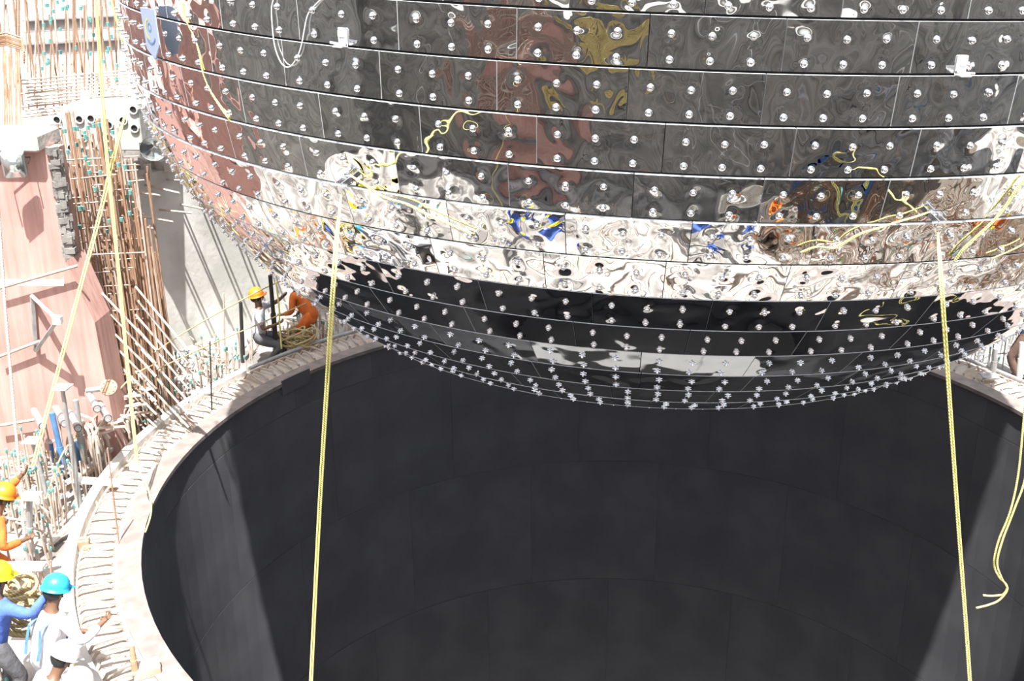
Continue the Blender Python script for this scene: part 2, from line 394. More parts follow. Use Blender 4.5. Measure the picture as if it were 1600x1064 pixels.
def panel_mesh(zt, rt, zb, rb, n, nu=6, nv=3):
    da = 2*math.pi/n; L = math.hypot(zt-zb, rt-rb); nx, nz = (zt-zb)/L, -(rt-rb)/L     # outward normal in the (r, z) plane
    up_ = zt > 5.3; gv = .007 if up_ else .003; gu = .0035/((rt+rb)/2)
    def P(u, v, off, inset=True):                  # v 0 top .. 1 bottom
        vv = (gv+v*(L-2.6*gv))/L; a = gu+u*(da-2*gu)
        lift = (.012 if up_ else .003)*(1-v)                          # top of a sheet stands proud of the sheet above
        r = rt+(rb-rt)*vv+nx*(off+lift+bulge(v)); z = zt+(zb-zt)*vv+nz*(off+lift+bulge(v))
        return (r*math.cos(a), r*math.sin(a), z-VZ0)
    cv = 0.0
    def bulge(v): return 4*v*(1-v)*cv
    vs = []; fs = []; mi = []; uvs = []
    for j in range(nv+1):
        for i in range(nu+1): vs.append(P(i/nu, j/nv, 0)); uvs.append((3*i/nu, 1.76*(1-j/nv)+.12))
    for j in range(nv):
        for i in range(nu): k = j*(nu+1)+i; fs.append((k, k+nu+1, k+nu+2, k+1)); mi.append(0)
    nb = len(vs)
    # folded edges all round
    rim = [(i/nu, 0) for i in range(nu+1)]+[(1, 1)]+[(i/nu, 1) for i in range(nu-1, -1, -1)]
    d = .03 if up_ else .008
    o = len(vs)
    for (u, v) in rim: vs.append(P(u, v, 0)); uvs.append((0, 0))
    for (u, v) in rim: vs.append(P(u, v, -d)); uvs.append((0, 0))
    K = len(rim)
    for i in range(K): j = (i+1) % K; fs.append((o+i, o+j, o+K+j, o+K+i)); mi.append(1)
    me = bpy.data.meshes.new('mirror_panel'); me.from_pydata(vs, [], fs); me.materials.append(MIRROR if zt > 4.4 else MIRROR_F); me.materials.append(LIP)
    me.polygons.foreach_set('material_index', mi); me.polygons.foreach_set('use_smooth', [m == 0 for m in mi])
    ul = me.uv_layers.new(name='UVMap')
    for lp in me.loops: ul.data[lp.index].uv = uvs[lp.vertex_index]
    me.update()
    return me, P, (nx, nz), da, L
# stud: round washer, domed cap, short thread end
def stud_geo(m, M=None, c=(0, 0, 0), n=10):
    m.lathe(c, [(.0275, -.004), (.0275, .004), (.022, .006)], n, M)
    m.lathe(c, [(.0195, .006), (.020, .014), (.017, .023), (.010, .029), (.003, .031)], n, M)
sm = MB(); stud_geo(sm); STUDME = sm.mesh('stud', STUD, True)
# star-shaped clamp nut used on the lower courses
def star_geo(m, M=None, c=(0, 0, 0)):
    M = M or Matrix.Identity(3); c = Vector(c)
    m.lathe(c, [(.020, -.004), (.020, .004)], 8, M)
    m.lathe(c, [(.011, .004), (.011, .018), (.006, .028), (.003, .030)], 6, M)
    for k in range(2): m.box(c+M@Vector((0, 0, .009)), (.058 if k == 0 else .012, .012 if k == 0 else .058, .007), M)
sm = MB(); star_geo(sm); STARME = sm.mesh('star_nut', STUD, False)

STU = (.163, .465, .770); STV = (.34, .84)
allstuds = []; panels = []
farp = []
for bi, (zt, rt, zb, rb, n, seam) in enumerate(bands):
    me, P, (nx, nz), da, L = panel_mesh(zt, rt, zb, rb, n)
    # uv mapping puts cell centres on the studs: u = 3 cells, v offset handled here
    ul = me.uv_layers[0].data
    for lp in me.loops:
        vi = lp.vertex_index
        if vi < 7*4:
            i, j = vi % 7, vi//7; ul[lp.index].uv = ((i/6-.465)*3.28+1.5, ((j/3)-.34)/.5+.5)
    for k in range(n):
        ang = R_(seam)+da*k
        mid = (math.degrees(ang+da/2)+180) % 360-180
        front = -172 < mid < -12
        panels.append((front, bi, me, ang))
        for vi, v in enumerate(STV):
            for ui, u in enumerate(STU):
                vv = v+(.022 if (vi == 0 and ui == 1) else 0)
                p = Vector(P(u, vv, .0)); a = gu_a = da*u
                nrm = Vector((nx*math.cos(a), nx*math.sin(a), nz))
                Mz = rotz(ang); pw = VC+VROT@(Mz@p+Vector((0, 0, VZ0))); nw = VROT@(Mz@nrm)
                dv = CAM-pw; face = nw.dot(dv.normalized()); q = pw-CAM; zc = q.dot(_F)
                sx_, sy_ = 800+F_PX*q.dot(_R)/zc, 532-F_PX*q.dot(_U)/zc
                vis = face > -.02 and -30 < sx_ < 1630 and sy_ > -30
                allstuds.append((vis, dv.length, len(panels)-1, p, nrm, bi, Mz@p, Mz@nrm))
star_from = 13
vis = sorted([s for s in allstuds if s[0]], key=lambda s: s[1]/max(.25, 1)); near = vis[:300]; rest = vis[300:]+[s for s in allstuds if not s[0] and s[1] < 17]
npan = sum(1 for p in panels if p[0])
pobj = {}
# rank the front panels; at most 300 as parts
fr = [i for i, p in enumerate(panels) if p[0] and p[1] >= 3]
fr = fr[:300] if len(fr) > 300 else fr
frs = set(fr)
for i in fr:
    _, bi, me, ang = panels[i]
    o = link('mirror_panel', me, vessel); o.rotation_euler = (0, 0, ang); pobj[i] = o
# all others in one joined part
vs = []; fs = []; mi = []; uvl = []
for i, (f, bi, me, ang) in enumerate(panels):
    if i in frs: continue
    M = rotz(ang); b = len(vs)
    vs += [tuple(M@v.co) for v in me.vertices]
    for pl in me.polygons:
        fs.append([v+b for v in pl.vertices]); mi.append(pl.material_index)
        uvl += [tuple(me.uv_layers[0].data[l].uv) for l in pl.loop_indices]
me = bpy.data.meshes.new('mirror_panels'); me.from_pydata(vs, [], fs); me.materials.append(MIRROR); me.materials.append(LIP)
me.polygons.foreach_set('material_index', mi); me.polygons.foreach_set('use_smooth', [x == 0 for x in mi])
ul = me.uv_layers.new(name='UVMap')
for k_, uvv in enumerate(uvl): ul.data[k_].uv = uvv
link('mirror_panels', me, vessel)['kind'] = 'stuff'
sid = 0
for s in near:
    _, _, pi, p, nrm, bi, _, _ = s
    par = pobj.get(pi)
    if par is None: rest.append(s); continue
    st = bi >= star_from
    o = link('star_nut' if st else 'stud', STARME if st else STUDME, par)
    o.location = p; o.rotation_euler = frame(nrm).to_euler(); sid += 1
m = MB(); m2 = MB()
for s in rest:
    p, nrm, bi = s[6], s[7], s[5]
    Mx = frame(nrm)
    if bi >= star_from: star_geo(m2, Mx@rotz(R_(random.uniform(-12, 12))), p)
    else: stud_geo(m, Mx, p, 8)
m.build('studs', STUD, vessel, True)['kind'] = 'stuff'
m2.build('star_nuts', STUD, vessel)['kind'] = 'stuff'
print('studs near', sid, 'rest', len(rest), 'front panels', len(fr))
def vlocal(P): return VROT.transposed()@(Vector(P)-(VC+VROT@Vector((0, 0, VZ0))))
def vbracket(px, py, name, lug):
    P = surf(px, py); N = vnormal(P); Pl = vlocal(P); Nl = VROT.transposed()@N
    t = Vector((0, 0, 1)).cross(Nl).normalized(); u = Nl.cross(t)
    M = Matrix((t, u, Nl)).transposed(); m = MB()
    if lug:
        m.box(Pl+Nl*.02, (.10, .06, .015), M, .004); m.box(Pl+Nl*.08-t*.03, (.010, .05, .12), M, .003); m.box(Pl+Nl*.08+t*.03, (.010, .05, .12), M, .003)
        m.tube([Pl+Nl*.13-t*.07, Pl+Nl*.13+t*.07], .012, 8)
        o = m.build(name, STUD, vessel)
        s = MB(); pts = [Pl+Nl*.13-t*.035+u*.0]
        for k in range(9):
            a = math.pi*k/8; pts.append(Pl+Nl*.13-u*(.05+.05*math.sin(a))-t*(.035*math.cos(a)))
        pts.append(Pl+Nl*.13+t*.035); s.tube(pts, .008, 6); s.build('shackle', STUD, o, True)
        return VC+VROT@Vector((0, 0, VZ0))+VROT@(Pl+Nl*.13-u*.09)
    m.box(Pl+Nl*.01+u*.0, (.085, .14, .012), M, .003); m.box(Pl+Nl*.05-u*.06, (.085, .012, .09), M, .003)
    m.box(Pl+Nl*.03+u*.03, (.05, .05, .03), M, .004)
    o = m.build(name, LIP, vessel); s = MB(); s.tube([Pl+Nl*.07-t*.075-u*.035, Pl+Nl*.07+t*.075-u*.045], .011, 6); s.build('bracket_pin', STUD, o)
lugL = vbracket(545, 278, 'lifting_lug', True); lugR = vbracket(1457, 334, 'lifting_lug', True)
vbracket(537, 58, 'bracket', False); vbracket(1501, 102, 'bracket', False)

# ------------------------------------------------------------------ ledge details
hm = []
for v in range(3):
    m = MB(); k = .02*(v-1)
    pts = [(6.93, 0, .04), (7.0, .01+k, .09), (7.15, .0, .11+k*.6), (7.28, -.02-k, .09), (7.36, 0, -.02)]
    m.tube(pts, .022, 5); m.tube([(6.93, .0, .03), (6.90, .0, -.01)], .022, 5); hm.append(m.mesh('rebar_hook', HOOK))
m = MB(); m.box((7.1, 0, .0), (.36, .035, .05)); 
NH = 236
for k in range(NH):
    a = 2*math.pi*k/NH+random.uniform(-.004, .004)
    o = link('rebar_hook', hm[k % 3], deck); o.rotation_euler = (0, 0, a)
rail = MB()
rail.tube([(7.42*math.cos(R_(t)), 7.42*math.sin(R_(t)), .09) for t in range(-72, 153, 2)], .035, 8)
rl = rail.build('curb_pipe', GALV, deck, True)
rail = MB(); rail.sector(7.36, 7.50, .0, .12, R_(153), R_(288), 60); rail.build('curb_beam', CONC, deck)

STAND = [(5.6, -7.9), (2.9, -9.3), (7.4, -5.9), (-2.9, -8.2), (-3.6, -8.6), (-6.0, -7.4), (1.3, -8.6)]
for q_ in ((4, 900, -.28), (20, 880, -.28), (-3, 1030, -.28), (20, 1040, -.28), (86, 1060, -.28), (98, 1090, -.28), (120, 1110, -.28), (413, 572, -.28), (470, 556, -.28), (1592, 596, -.28)):
    v_ = onz(*q_); STAND.append((v_.x, v_.y))
# rebar stubs round the ledge (outside): joined, too small to pick apart singly
def forest(name, cnt, arange, rrange, hrange, matl, seed, z0=-.28):
    rnd = random.Random(seed); m = MB(); cap = MB()
    for i in range(cnt):
        a = R_(rnd.uniform(*arange)); r = rnd.uniform(*rrange); x, y = r*math.cos(a), r*math.sin(a); h = rnd.uniform(*hrange)
        if any((x-u)**2+(y-v)**2 < .16 for u, v in STAND) or (x < -8.3 and .3 < y < 1.5): continue
        dx, dy = rnd.uniform(-.04, .04), rnd.uniform(-.04, .04)
        m.tube([(x, y, z0), (x+dx, y+dy, z0+h)], .014, 5)
        if rnd.random() < .55: cap.lathe((x+dx, y+dy, z0+h-.03), [(.020, 0), (.022, .04), (.012, .055)], 6)
        if rnd.random() < .3:
            b = a+rnd.uniform(-1, 1); l = rnd.uniform(.3, .9); z = z0+rnd.uniform(.05, .4)
            m.tube([(x, y, z), (x+l*math.cos(b), y+l*math.sin(b), z+rnd.uniform(-.05, .1))], .014, 5)
    return m, cap
def forest_thing(name, label, *a):
    m, c = forest(name, *a)
    o = empty(name, (0, 0, 0), label, 'rebar')
    m.build('rebars', a[4], o)['kind'] = 'stuff'; c.build('teal_caps', TEAL, o)['kind'] = 'stuff'
forest_thing('rebar_bed', 'dense bed of capped rebar stubs between red wall and ledge at left', 420, (160, 206), (7.7, 9.2), (.15, .9), RUST_L, 11)
forest_thing('rebar_bed', 'capped rebar stubs in front of the pale curved wall', 260, (112, 160), (7.75, 9.0), (.2, .6), RUST_L, 12)
forest_thing('rebar_bed', 'capped rebar stubs behind the ledge at the right edge', 220, (10, 62), (7.75, 9.6), (.3, .8), GALV, 13)
forest_thing('rebar_bed', 'capped rebar stubs along the camera side ledge, seen in the mirror panels', 300, (206, 285), (8.0, 11.0), (.2, .9), RUST_L, 14)
forest_thing('rebar_bed', 'crowded tall rusty bars on the right of the camera side, seen in the mirror panels', 1100, (286, 345), (7.8, 12.0), (.4, 1.3), RUST, 15)
g = MB()  # added dark boards stand in for shadowed clutter mirrored in the right panels
for k in range(40): g.box(((3.0+.22*k), -10.2, -.24), (.20, 3.4, .05), bev=.008)
o = g.build('shade_board', mat('shade_tone', (.16, .13, .10), .8, var=.3, vscale=5), kind='stuff'); tag(o, 'dark boards added on the ground right of the camera to darken its mirror image', 'boards')
g = MB()
for k in range(16): g.box((8.2+.03*k, -7.0+.22*k, -.23), (2.2, .2, .05), rotz(.1))
o = g.build('shade_board', o.data.materials[0], kind='stuff'); tag(o, 'dark boards added beside the ledge at far right to darken its mirror image', 'boards')
# squarish coping blocks seen mirrored along the near ledge
def rebars_between(m, pts_list, r=.013, n=5):
    for p in pts_list: m.tube(p, r, n)

# ------------------------------------------------------------------ rebar cages at left
def bar_part(parent, p0, p1, r=.015, matl=RUST, name='rebar'):
    m = MB(); c = Vector(p0); m.tube([Vector((0, 0, 0)), Vector(p1)-c], r, 6); o = m.build(name, matl, parent); o.location = c-Vector(parent.location) if parent else c; return o
cage = empty('rebar_cage', (-8.7, 3.0, -.28), 'tall cage of rusty vertical rebars beside the red wall', 'rebar')
rnd = random.Random(5)
for i in range(84):
    px = 84+i*1.75+rnd.uniform(-2, 2); Y = rnd.uniform(1.95, 3.4); top = rnd.uniform(170, 280) if i < 60 else rnd.uniform(240, 380)
    b = at(px+14, 470+rnd.uniform(0, 60), Y); t = at(px, top, Y); b.x = t.x+rnd.uniform(-.05, .05); b.z = -.28
    bar_part(cage, b, t, .017, RUST if i % 4 else RUST_L)
ties = MB()
for k in range(26):
    p0 = at(rnd.uniform(85, 150), 250+k*10, rnd.uniform(1.9, 3.2)); p1 = at(rnd.uniform(180, 240), 245+k*10+rnd.uniform(-4, 4), rnd.uniform(1.9, 3.2))
    ties.tube([p0-cage.location, p1-cage.location], .012, 5)
ties.build('tie_bars', RUST_L, cage)['kind'] = 'stuff'
cp = MB()
for k in range(40):
    p = at(rnd.uniform(85, 210), rnd.uniform(190, 370), rnd.uniform(1.8, 2.4)); cp.lathe(p-cage.location, [(.026, -.03), (.03, .03)], 6)
cp.build('teal_couplers', TEAL, cage)['kind'] = 'stuff'

cage2 = empty('rebar_cage', (-8.0, 1.8, -.28), 'rusty rebar cage crossed by slanting pale bars in front of pale wall', 'rebar')
for i in range(30):
    px = 146+i*3.3+rnd.uniform(-2, 2); Y = rnd.uniform(1.6, 3.4)
    t = at(px, 350+rnd.uniform(0, 60), Y); b = Vector((t.x+.03, Y, -.28))
    bar_part(cage2, b, t, .015, RUST if i % 4 else RUST_L)
for i in range(16):
    px, py = 148+(i % 8)*10-(i//8)*0, 445+(i % 8)*9+(i//8)*60
    p0 = onz(150+(i//8)*62+(i % 2)*4, 448+(i % 8)*22, 2.3-(i % 8)*.27); p1 = onz(245+(i//8)*50, 548+(i % 8)*20, 1.75-(i % 8)*.27)
    bar_part(cage2, p0, p1, .017, RUST_L)

matt = empty('rebar_mat', (-9.3, 5.5, 4.4), 'flat mat of level rusty rebars near the top left corner', 'rebar')
for i in range(12):
    y0 = 112+i*5.2; z = 4.3-i*.02
    p0 = at(26+rnd.uniform(0, 18), y0+14, 4.6); p1 = at(200, y0-2, 4.9)
    bar_part(matt, p0, p1, .018, RUST_L)
for i in range(12):
    p0 = at(32+i*13, 172, 4.6); p1 = at(28+i*14, 100, 6.8); bar_part(matt, p0, p1, .014, RUST)
up = empty('rebar_starters', (-9.3, 6.0, 4.0), 'tall thin starter rebars standing up at the top left corner', 'rebar')
for i in range(34):
    px = 4+i*5.5+rnd.uniform(-4, 4); Y = rnd.uniform(4.5, 7.5)
    b = at(px+rnd.uniform(2, 10), rnd.uniform(105, 175), Y); t = at(px-rnd.uniform(-10, 16), rnd.uniform(-60, 30), Y)
    bar_part(up, b, t, .017, RUST if i % 3 else RUST_L)
cp = MB()
for k in range(46):
    p = at(rnd.uniform(60, 190), rnd.uniform(0, 130), rnd.uniform(4.5, 5.2)); cp.lathe(p-up.location, [(.026, -.03), (.03, .03)], 6)
cp.build('teal_couplers', TEAL, up)['kind'] = 'stuff'
lft = empty('rebar_bundle', (-10.8, 4.0, 3.4), 'heap of bent rusty bars above the concrete cap at the left edge', 'rebar')
m = MB()
for k in range(26):
    x0 = rnd.uniform(-14, 4); y0 = 52+k*1.0+rnd.uniform(-3, 3)
    if k < 16: m.tube([at(-20, y0+5, 4.2)-lft.location, at(10, y0, 4.3)-lft.location, at(34, y0+8, 4.2)-lft.location, at(38, y0+30, 4.1)-lft.location], .016, 5)
    else: m.tube([at(x0+k*1.1, 78+rnd.uniform(0, 8), 4.0)-lft.location, at(x0+k*1.1+rnd.uniform(-3, 6), 200, 3.6)-lft.location], .014, 5)
m.build('bent_rebars', RUST, lft)['kind'] = 'stuff'

# upper deck slab with pipe sleeves
p0 = at(92, 168, 3.9); p1 = at(224, 236, 3.9)
g = MB(); g.box(((p0.x+p1.x)/2, 3.9+1.0, (p0.z+p1.z)/2), (p1.x-p0.x, 2.0, p0.z-p1.z), bev=.02)
ub = g.build('concrete_block', CONC_W); tag(ub, 'white concrete block pierced by pipe sleeves beside the rebar mat', 'block')
for (px, py) in [(90, 187), (125, 186), (143, 185), (90, 208), (131, 215), (145, 226), (209, 171), (211, 200), (112, 231), (171, 195), (193, 188), (172, 215)]:
    P = at(px, py, 3.9); m = MB(); m.lathe(P, [(.075, -.1), (.075, .035), (.056, .035), (.056, -.1)], 12, frame((0, -1, 0)), False, False)
    m.mi = 1; m.lathe(P, [(.057, .01), (.057, .012)], 12, frame((0, -1, 0)))  # black disc paints the shade inside the sleeve; the block is solid
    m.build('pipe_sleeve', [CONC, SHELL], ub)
g = MB(); g.box((-12.3, 15.6, 3.0), (11, 15, .3)); g.build('floor_upper', CONC, kind='structure')
g = MB(); g.box((-12.5, 8.05, 1.4), (11, .5, 3.4)); g.build('wall_far', CONC_D, kind='structure')
# steel beams lying on the upper deck
for (py, lab) in ((33, 'grey steel beam lying on the upper deck, farther one'), (70, 'grey steel beam lying on the upper deck, nearer one')):
    p = at(40, py+8, 8.5); q = at(190, py, 8.5); m = MB(); c = (p+q)/2
    for dz in (-.11, .11): m.box((0, 0, dz), ((q-p).length, .2, .025))
    m.box((0, 0, 0), ((q-p).length, .03, .2)); o = m.build('steel_beam', GALV); o.location = c; o.rotation_euler = (0, -math.atan2(q.z-p.z, q.x-p.x), 0); tag(o, lab, 'beam')

# ------------------------------------------------------------------ posts, pipes, lamps
def post(name, b, t, r, matl, label, cat='post', plate=0, group=None):
    b, t = Vector(b), Vector(t); e = empty(name, b, label, cat, group)
    m = MB(); m.tube([Vector((0, 0, 0)), (t-b)*.55], r, 10); m.build('outer_tube', matl, e, False)
    m = MB(); m.tube([(t-b)*.53, t-b], r*.8, 10); m.build('inner_tube', matl, e)
    if plate: m = MB(); m.box(t-b, (plate, plate, .015), bev=.004); m.build('head_plate', CONC if matl is not BLUE else GALV, e)
    return e
def zpt(px, py, Z=-.28): return onz(px, py, Z)
def post_px(name, pb, pt, Y, r, matl, label, cat='post', plate=0):
    b = at(pb[0], pb[1], Y); t = at(pt[0], pt[1], Y); return post(name, b, t, r, matl, label, cat, plate)
def post_g(name, pb, pt, zb, r, matl, label, cat='post', plate=0):
    b = onz(pb[0], pb[1], zb); t = at(pt[0], pt[1], b.y); return post(name, b, t, r, matl, label, cat, plate)
post_g('steel_prop', (127, 798), (97, 605), -.28, .035, GALV, 'long grey steel prop with square head plate before red wall', plate=.22)
post_g('steel_prop', (82, 805), (50, 688), -.28, .035, GALV, 'shorter grey prop with head plate beside the orange worker', plate=.22)
post_g('steel_prop', (46, 880), (46, 775), -.28, .05, GALV, 'stout grey prop with white head plate at left edge', plate=.24)
post_g('pipe', (107, 760), (81, 645), -.28, .05, BLUE, 'blue pipe leaning beside the grey steel prop', 'pipe')
post_g('pipe', (86, 752), (79, 690), -.28, .04, BLUE, 'pale blue upright pipe left of the leaning blue pipe', 'pipe', plate=.12)
post_g('pipe', (127, 742), (119, 690), -.28, .035, BLUE, 'short blue pipe right of the long grey prop', 'pipe')
post_g('pipe', (136, 745), (118, 625), -.28, .05, GALV, 'grey upright pipe behind the short blue pipe', 'pipe')
post_g('pipe', (250, 590), (229, 455), -.28, .05, GALV, 'grey pipe leaning against the pale wall beside rebar cage', 'pipe', plate=.16)
post_g('post', (380, 566), (376, 472), -.28, .04, DARKST, 'short dark post left of the crouching white-shirted worker')
post_g('post', (433, 560), (422, 430), -.1, .045, DARKST, 'dark post beside the crouching worker in white shirt')
post_g('post', (352, 572), (349, 458), -.28, .018, RUST_L, 'thin pale rod in front of the curved wall')
post_g('rod', (331, 641), (328, 533), .0, .012, DARKST, 'thin dark rod standing on the ledge rim', 'rod')
post_g('rod', (186, 850), (168, 700), .0, .012, RUST, 'thin rusty rod standing on the sunlit ledge', 'rod')
post_g('post', (1551, 587), (1556, 545), .0, .05, GALV, 'grey post at the right edge behind the ledge')
post_g('post', (1593, 590), (1597, 535), .0, .05, WHITE, 'white post at the right edge behind the ledge')
for i, (px, py) in enumerate([(58, 652), (92, 648), (113, 655), (143, 625), (160, 640)]):
    a = at(px-5, py-10, .35); b = at(px+9, py+14, -.5)
    o = empty('conduit', b, None, 'pipe', 'short grey conduit pipes sticking out before the red wall'); o['label'] = 'short grey slanting conduit before the red wall, %s of five' % ('first from the left', 'second from the left', 'middle one', 'fourth from the left', 'rightmost')[i]
    m = MB(); m.tube([Vector((0, 0, 0)), a-b], .055, 10, False); m.tube([Vector((0, 0, 0)), (a-b)*.98], .045, 10); m.build('tube', GALV, o)
# flange disc
P = onz(170, 606, 1.2); e = empty('flange_disc', P, 'round brown pipe flange with bolt holes in front of rebar cage', 'flange')
m = MB(); m.lathe((0, 0, 0), [(.12, 0), (.12, .03)], 20, frame((.2, -.6, .6))); m.build('disc', RUST, e)
m = MB()
for k in range(8):
    a = k*math.pi/4; m.lathe(frame((.2, -.6, .6))@Vector((.09*math.cos(a), .09*math.sin(a), .03)), [(.012, 0), (.012, .012)], 6, frame((.2, -.6, .6)))
m.build('flange_bolts', DARKST, e)['kind'] = 'stuff'
m = MB(); m.tube([(0, 0, 0), (-.4, .15, -.12)], .04, 8); m.build('pipe_stub', GALV, e)
# triangular bracket on the red wall
def on_red(px, py, d=.06): return at(px, py, YR-.28-d)
A, B, C_ = on_red(50, 462), on_red(90, 500, .5), on_red(56, 548)
e = empty('wall_bracket', A, 'grey triangular steel bracket on the red wall', 'bracket')
for (p, q, nm) in ((A, B, 'top_arm'), (B, C_, 'brace'), (A, C_, 'upright')):
    m = MB(); m.tube([p-A, q-A], .035, 4); m.build(nm, GALV, e)
m = MB(); m.box(B-A, (.12, .1, .12), bev=.01); m.build('end_block', WHITE, e)
# handrail bar across the red wall
for (a_, b_, lab) in (((0, 450), (122, 415), 'pale steel bar tied across the red wall, upper one'), ((0, 557), (62, 533), 'brown rod leaning across the lower red wall'), ((0, 665), (60, 655), 'grey bar fixed low on the red wall'), ((5, 728), (75, 705), 'wooden rail above the orange worker')):
    p, q = on_red(*a_, .12), on_red(*b_, .12); m = MB(); m.tube([Vector((0, 0, 0)), q-p], .024, 6); o = m.build('rail_bar', RUST_L if 'wooden' not in lab else WOOD); o.location = p; tag(o, lab, 'bar')
# flood lamps
def flood(P, n, r, label, boxy=False):
    e = empty('flood_lamp', P, label, 'lamp'); M = frame(n)
    m = MB()
    if boxy: m.box((0, 0, 0), (.30, .38, .14), M, .03)
    else: m.lathe((0, 0, 0), [(.05, -.16), (.10, -.12), (r, 0), (r+.01, .01)], 20, M, True, False)
    m.build('housing', GALV, e, not boxy)
    m = MB()
    if boxy: m.box(M@Vector((0, 0, .075)), (.25, .33, .01), M)
    else: m.lathe((0, 0, 0), [(r*.99, .0), (r*.6, -.05), (.02, -.09)], 20, M, False, True)
    m.build('reflector', GLASS, e, True)
    m = MB(); m.tube([M@Vector((-r, 0, 0)), M@Vector((-r, .0, -.2)), M@Vector((r, 0, -.2)), M@Vector((r, 0, 0))], .012, 5); m.build('yoke', DARKST, e)
flood(at(240, 232, 3.0), (.35, -.8, -.25), .20, 'round flood lamp beside the vessel above the pale wall')
flood(at(22, 256, .55), (.3, -.9, -.2), .18, 'grey box lamp hanging under the concrete cap at left edge', True)
flood(at(152, 572, 1.1), (.5, -.7, .2), .17, 'grey flood lamp in front of the rebar cage', True)

# safety lines
def rope(name, pts, r, matl, label, cat='rope', n=6, smooth_k=6, group=None):
    P = [Vector(p) for p in pts]; out = []
    L = len(P)
    for i in range(L-1):
        a, b, c, d = P[max(i-1, 0)], P[i], P[i+1], P[min(i+2, L-1)]
        for k in range(smooth_k):
            t = k/smooth_k; out.append(.5*((2*b)+(-a+c)*t+(2*a-5*b+4*c-d)*t*t+(-a+3*b-3*c+d)*t*t*t))
    out.append(P[-1]); o0 = out[0].copy(); m = MB(); m.tube([p-o0 for p in out], r, n); o = m.build(name, matl, None, True); o.location = o0
    return tag(o, label, cat, group)
def rope2(name, pts, sep, r, matl, label, n=6, k=8):         # a doubled rope: one thing, two strand parts
    e = empty(name, pts[0], label, 'rope')
    for s in (-1, 1):
        P = [Vector(p)+_R*(sep*s/2)*(1 if 0 < i else .2) for i, p in enumerate(pts)]
        o = rope('strand', P, r, matl, None, None, n, k); o.parent = e; o.location = P[0]-Vector(pts[0])
    return e
rope('safety_line', [at(238, 553, 1.5), at(300, 512, 2.6), at(400, 457, 4.2), at(455, 432, 5.0)], .011, ROPE_M, 'upper tan safety line crossing the pale curved wall')
rope('safety_line', [at(245, 577, 1.2), at(330, 538, 2.6), at(400, 508, 3.9), at(478, 474, 4.6)], .011, ROPE_M, 'lower tan safety line crossing behind the crouching worker')
rope('safety_line', [at(72, 780, -1.2), at(100, 705, -.3), at(150, 650, .6), at(205, 590, 1.2), at(240, 570, 1.4)], .013, ROPE_M, 'tan line running from the orange worker up to the rebar cage')
rope('hanging_rope', [at(431, 440, 4.0), at(436, 480, 4.0), at(437, 505, 4.0), at(440, 545, 4.0)], .014, ROPE_Y, 'yellow rope hanging beside the crouching worker')

# tag lines
rope2('tag_line', [lugL, at(524, 400, -7.4), at(511, 600, -7.1), at(499, 800, -6.9), at(489, 1000, -6.9), at(482, 1150, -7.1)], .017, .0068, ROPE_Y, 'doubled yellow tag line hanging from the left lifting lug')
rope2('tag_line', [lugR, at(1470, 430, -6.6), at(1482, 600, -6.5), at(1496, 800, -6.4), at(1511, 1000, -6.4), at(1521, 1150, -6.5)], .017, .0068, ROPE_Y, 'doubled yellow tag line hanging from the right lifting lug')
YL = -4.6
rope('loose_rope', [at(1606, 600, YL), at(1600, 650, YL), at(1591, 740, YL), at(1578, 800, YL), at(1560, 845, YL), at(1553, 880, YL), at(1560, 900, YL), at(1573, 915, YL+.02), at(1568, 928, YL), at(1550, 931, YL), at(1536, 930, YL)], .010, ROPE_Y, 'yellow rope with free end by right edge, shorter strand')
rope('loose_rope', [at(1610, 640, YL-.05), at(1603, 740, YL-.05), at(1585, 795, YL-.05), at(1566, 845, YL-.05), at(1558, 880, YL-.05), at(1566, 905, YL-.05), at(1574, 920, YL-.05), at(1562, 937, YL-.05), at(1545, 945, YL-.05), at(1525, 950, YL-.05)], .010, ROPE_Y, 'yellow rope with free end by right edge, longer strand')
# ropes at left
rope2('hanging_rope', [at(149, -12, .3), at(155, 70, .3), at(165, 220, .2), at(176, 330, 0), at(188, 450, -.3), at(199, 570, -.6), at(209, 670, -.9), at(214, 715, -1.0)], .027, .0115, ROPE_Y, 'doubled yellow rope hanging steeply in front of the rebar cage')
rope('hanging_rope', [at(214, 712, -1.0), at(218, 735, -1.1), at(232, 765, -1.5), at(236, 800, -1.9), at(227, 832, -2.1)], .012, ROPE_Y, 'thin yellow rope tail lying over the flange ring')
rope2('guy_rope', [at(196, 178, .6), at(178, 245, .4), at(155, 340, .1), at(128, 440, -.4), at(100, 545, -.9), at(72, 650, -1.4), at(52, 728, -1.8)], .034, .0115, ROPE_Y, 'doubled yellow rope slanting down to the orange worker')
rope('hanging_rope', [at(-4, 300, -1.0), at(8, 480, -1.3), at(20, 620, -1.5), at(33, 770, -1.8), at(42, 900, -2.2)], .018, ROPE_W, 'white rope hanging at the left edge across the red wall')
rope('vessel_rope', [at(170, -15, -1.2), at(182, 30, -1.2), at(200, 95, -1.15), at(222, 165, -.9), at(238, 200, -.5)], .014, ROPE_Y, 'yellow rope hugging the left flank of the vessel')
def on_v(pts, off=.03): off *= .7; return [surf(x, y)+vnormal(surf(x, y))*off for x, y in pts]
rope('vessel_rope', on_v([(286, 2), (289, 24), (296, 40), (306, 60), (313, 85), (318, 112), (330, 142), (346, 168), (362, 190)], .012), .007, ROPE_Y, 'thin yellow cord draped over studs at upper left of vessel')
rope2('vessel_rope', on_v([(553, 270), (575, 284), (592, 296), (612, 306), (640, 314), (672, 330), (700, 342), (742, 360)], .07), .022, .0065, ROPE_Y, 'doubled yellow rope running right from the left lug')
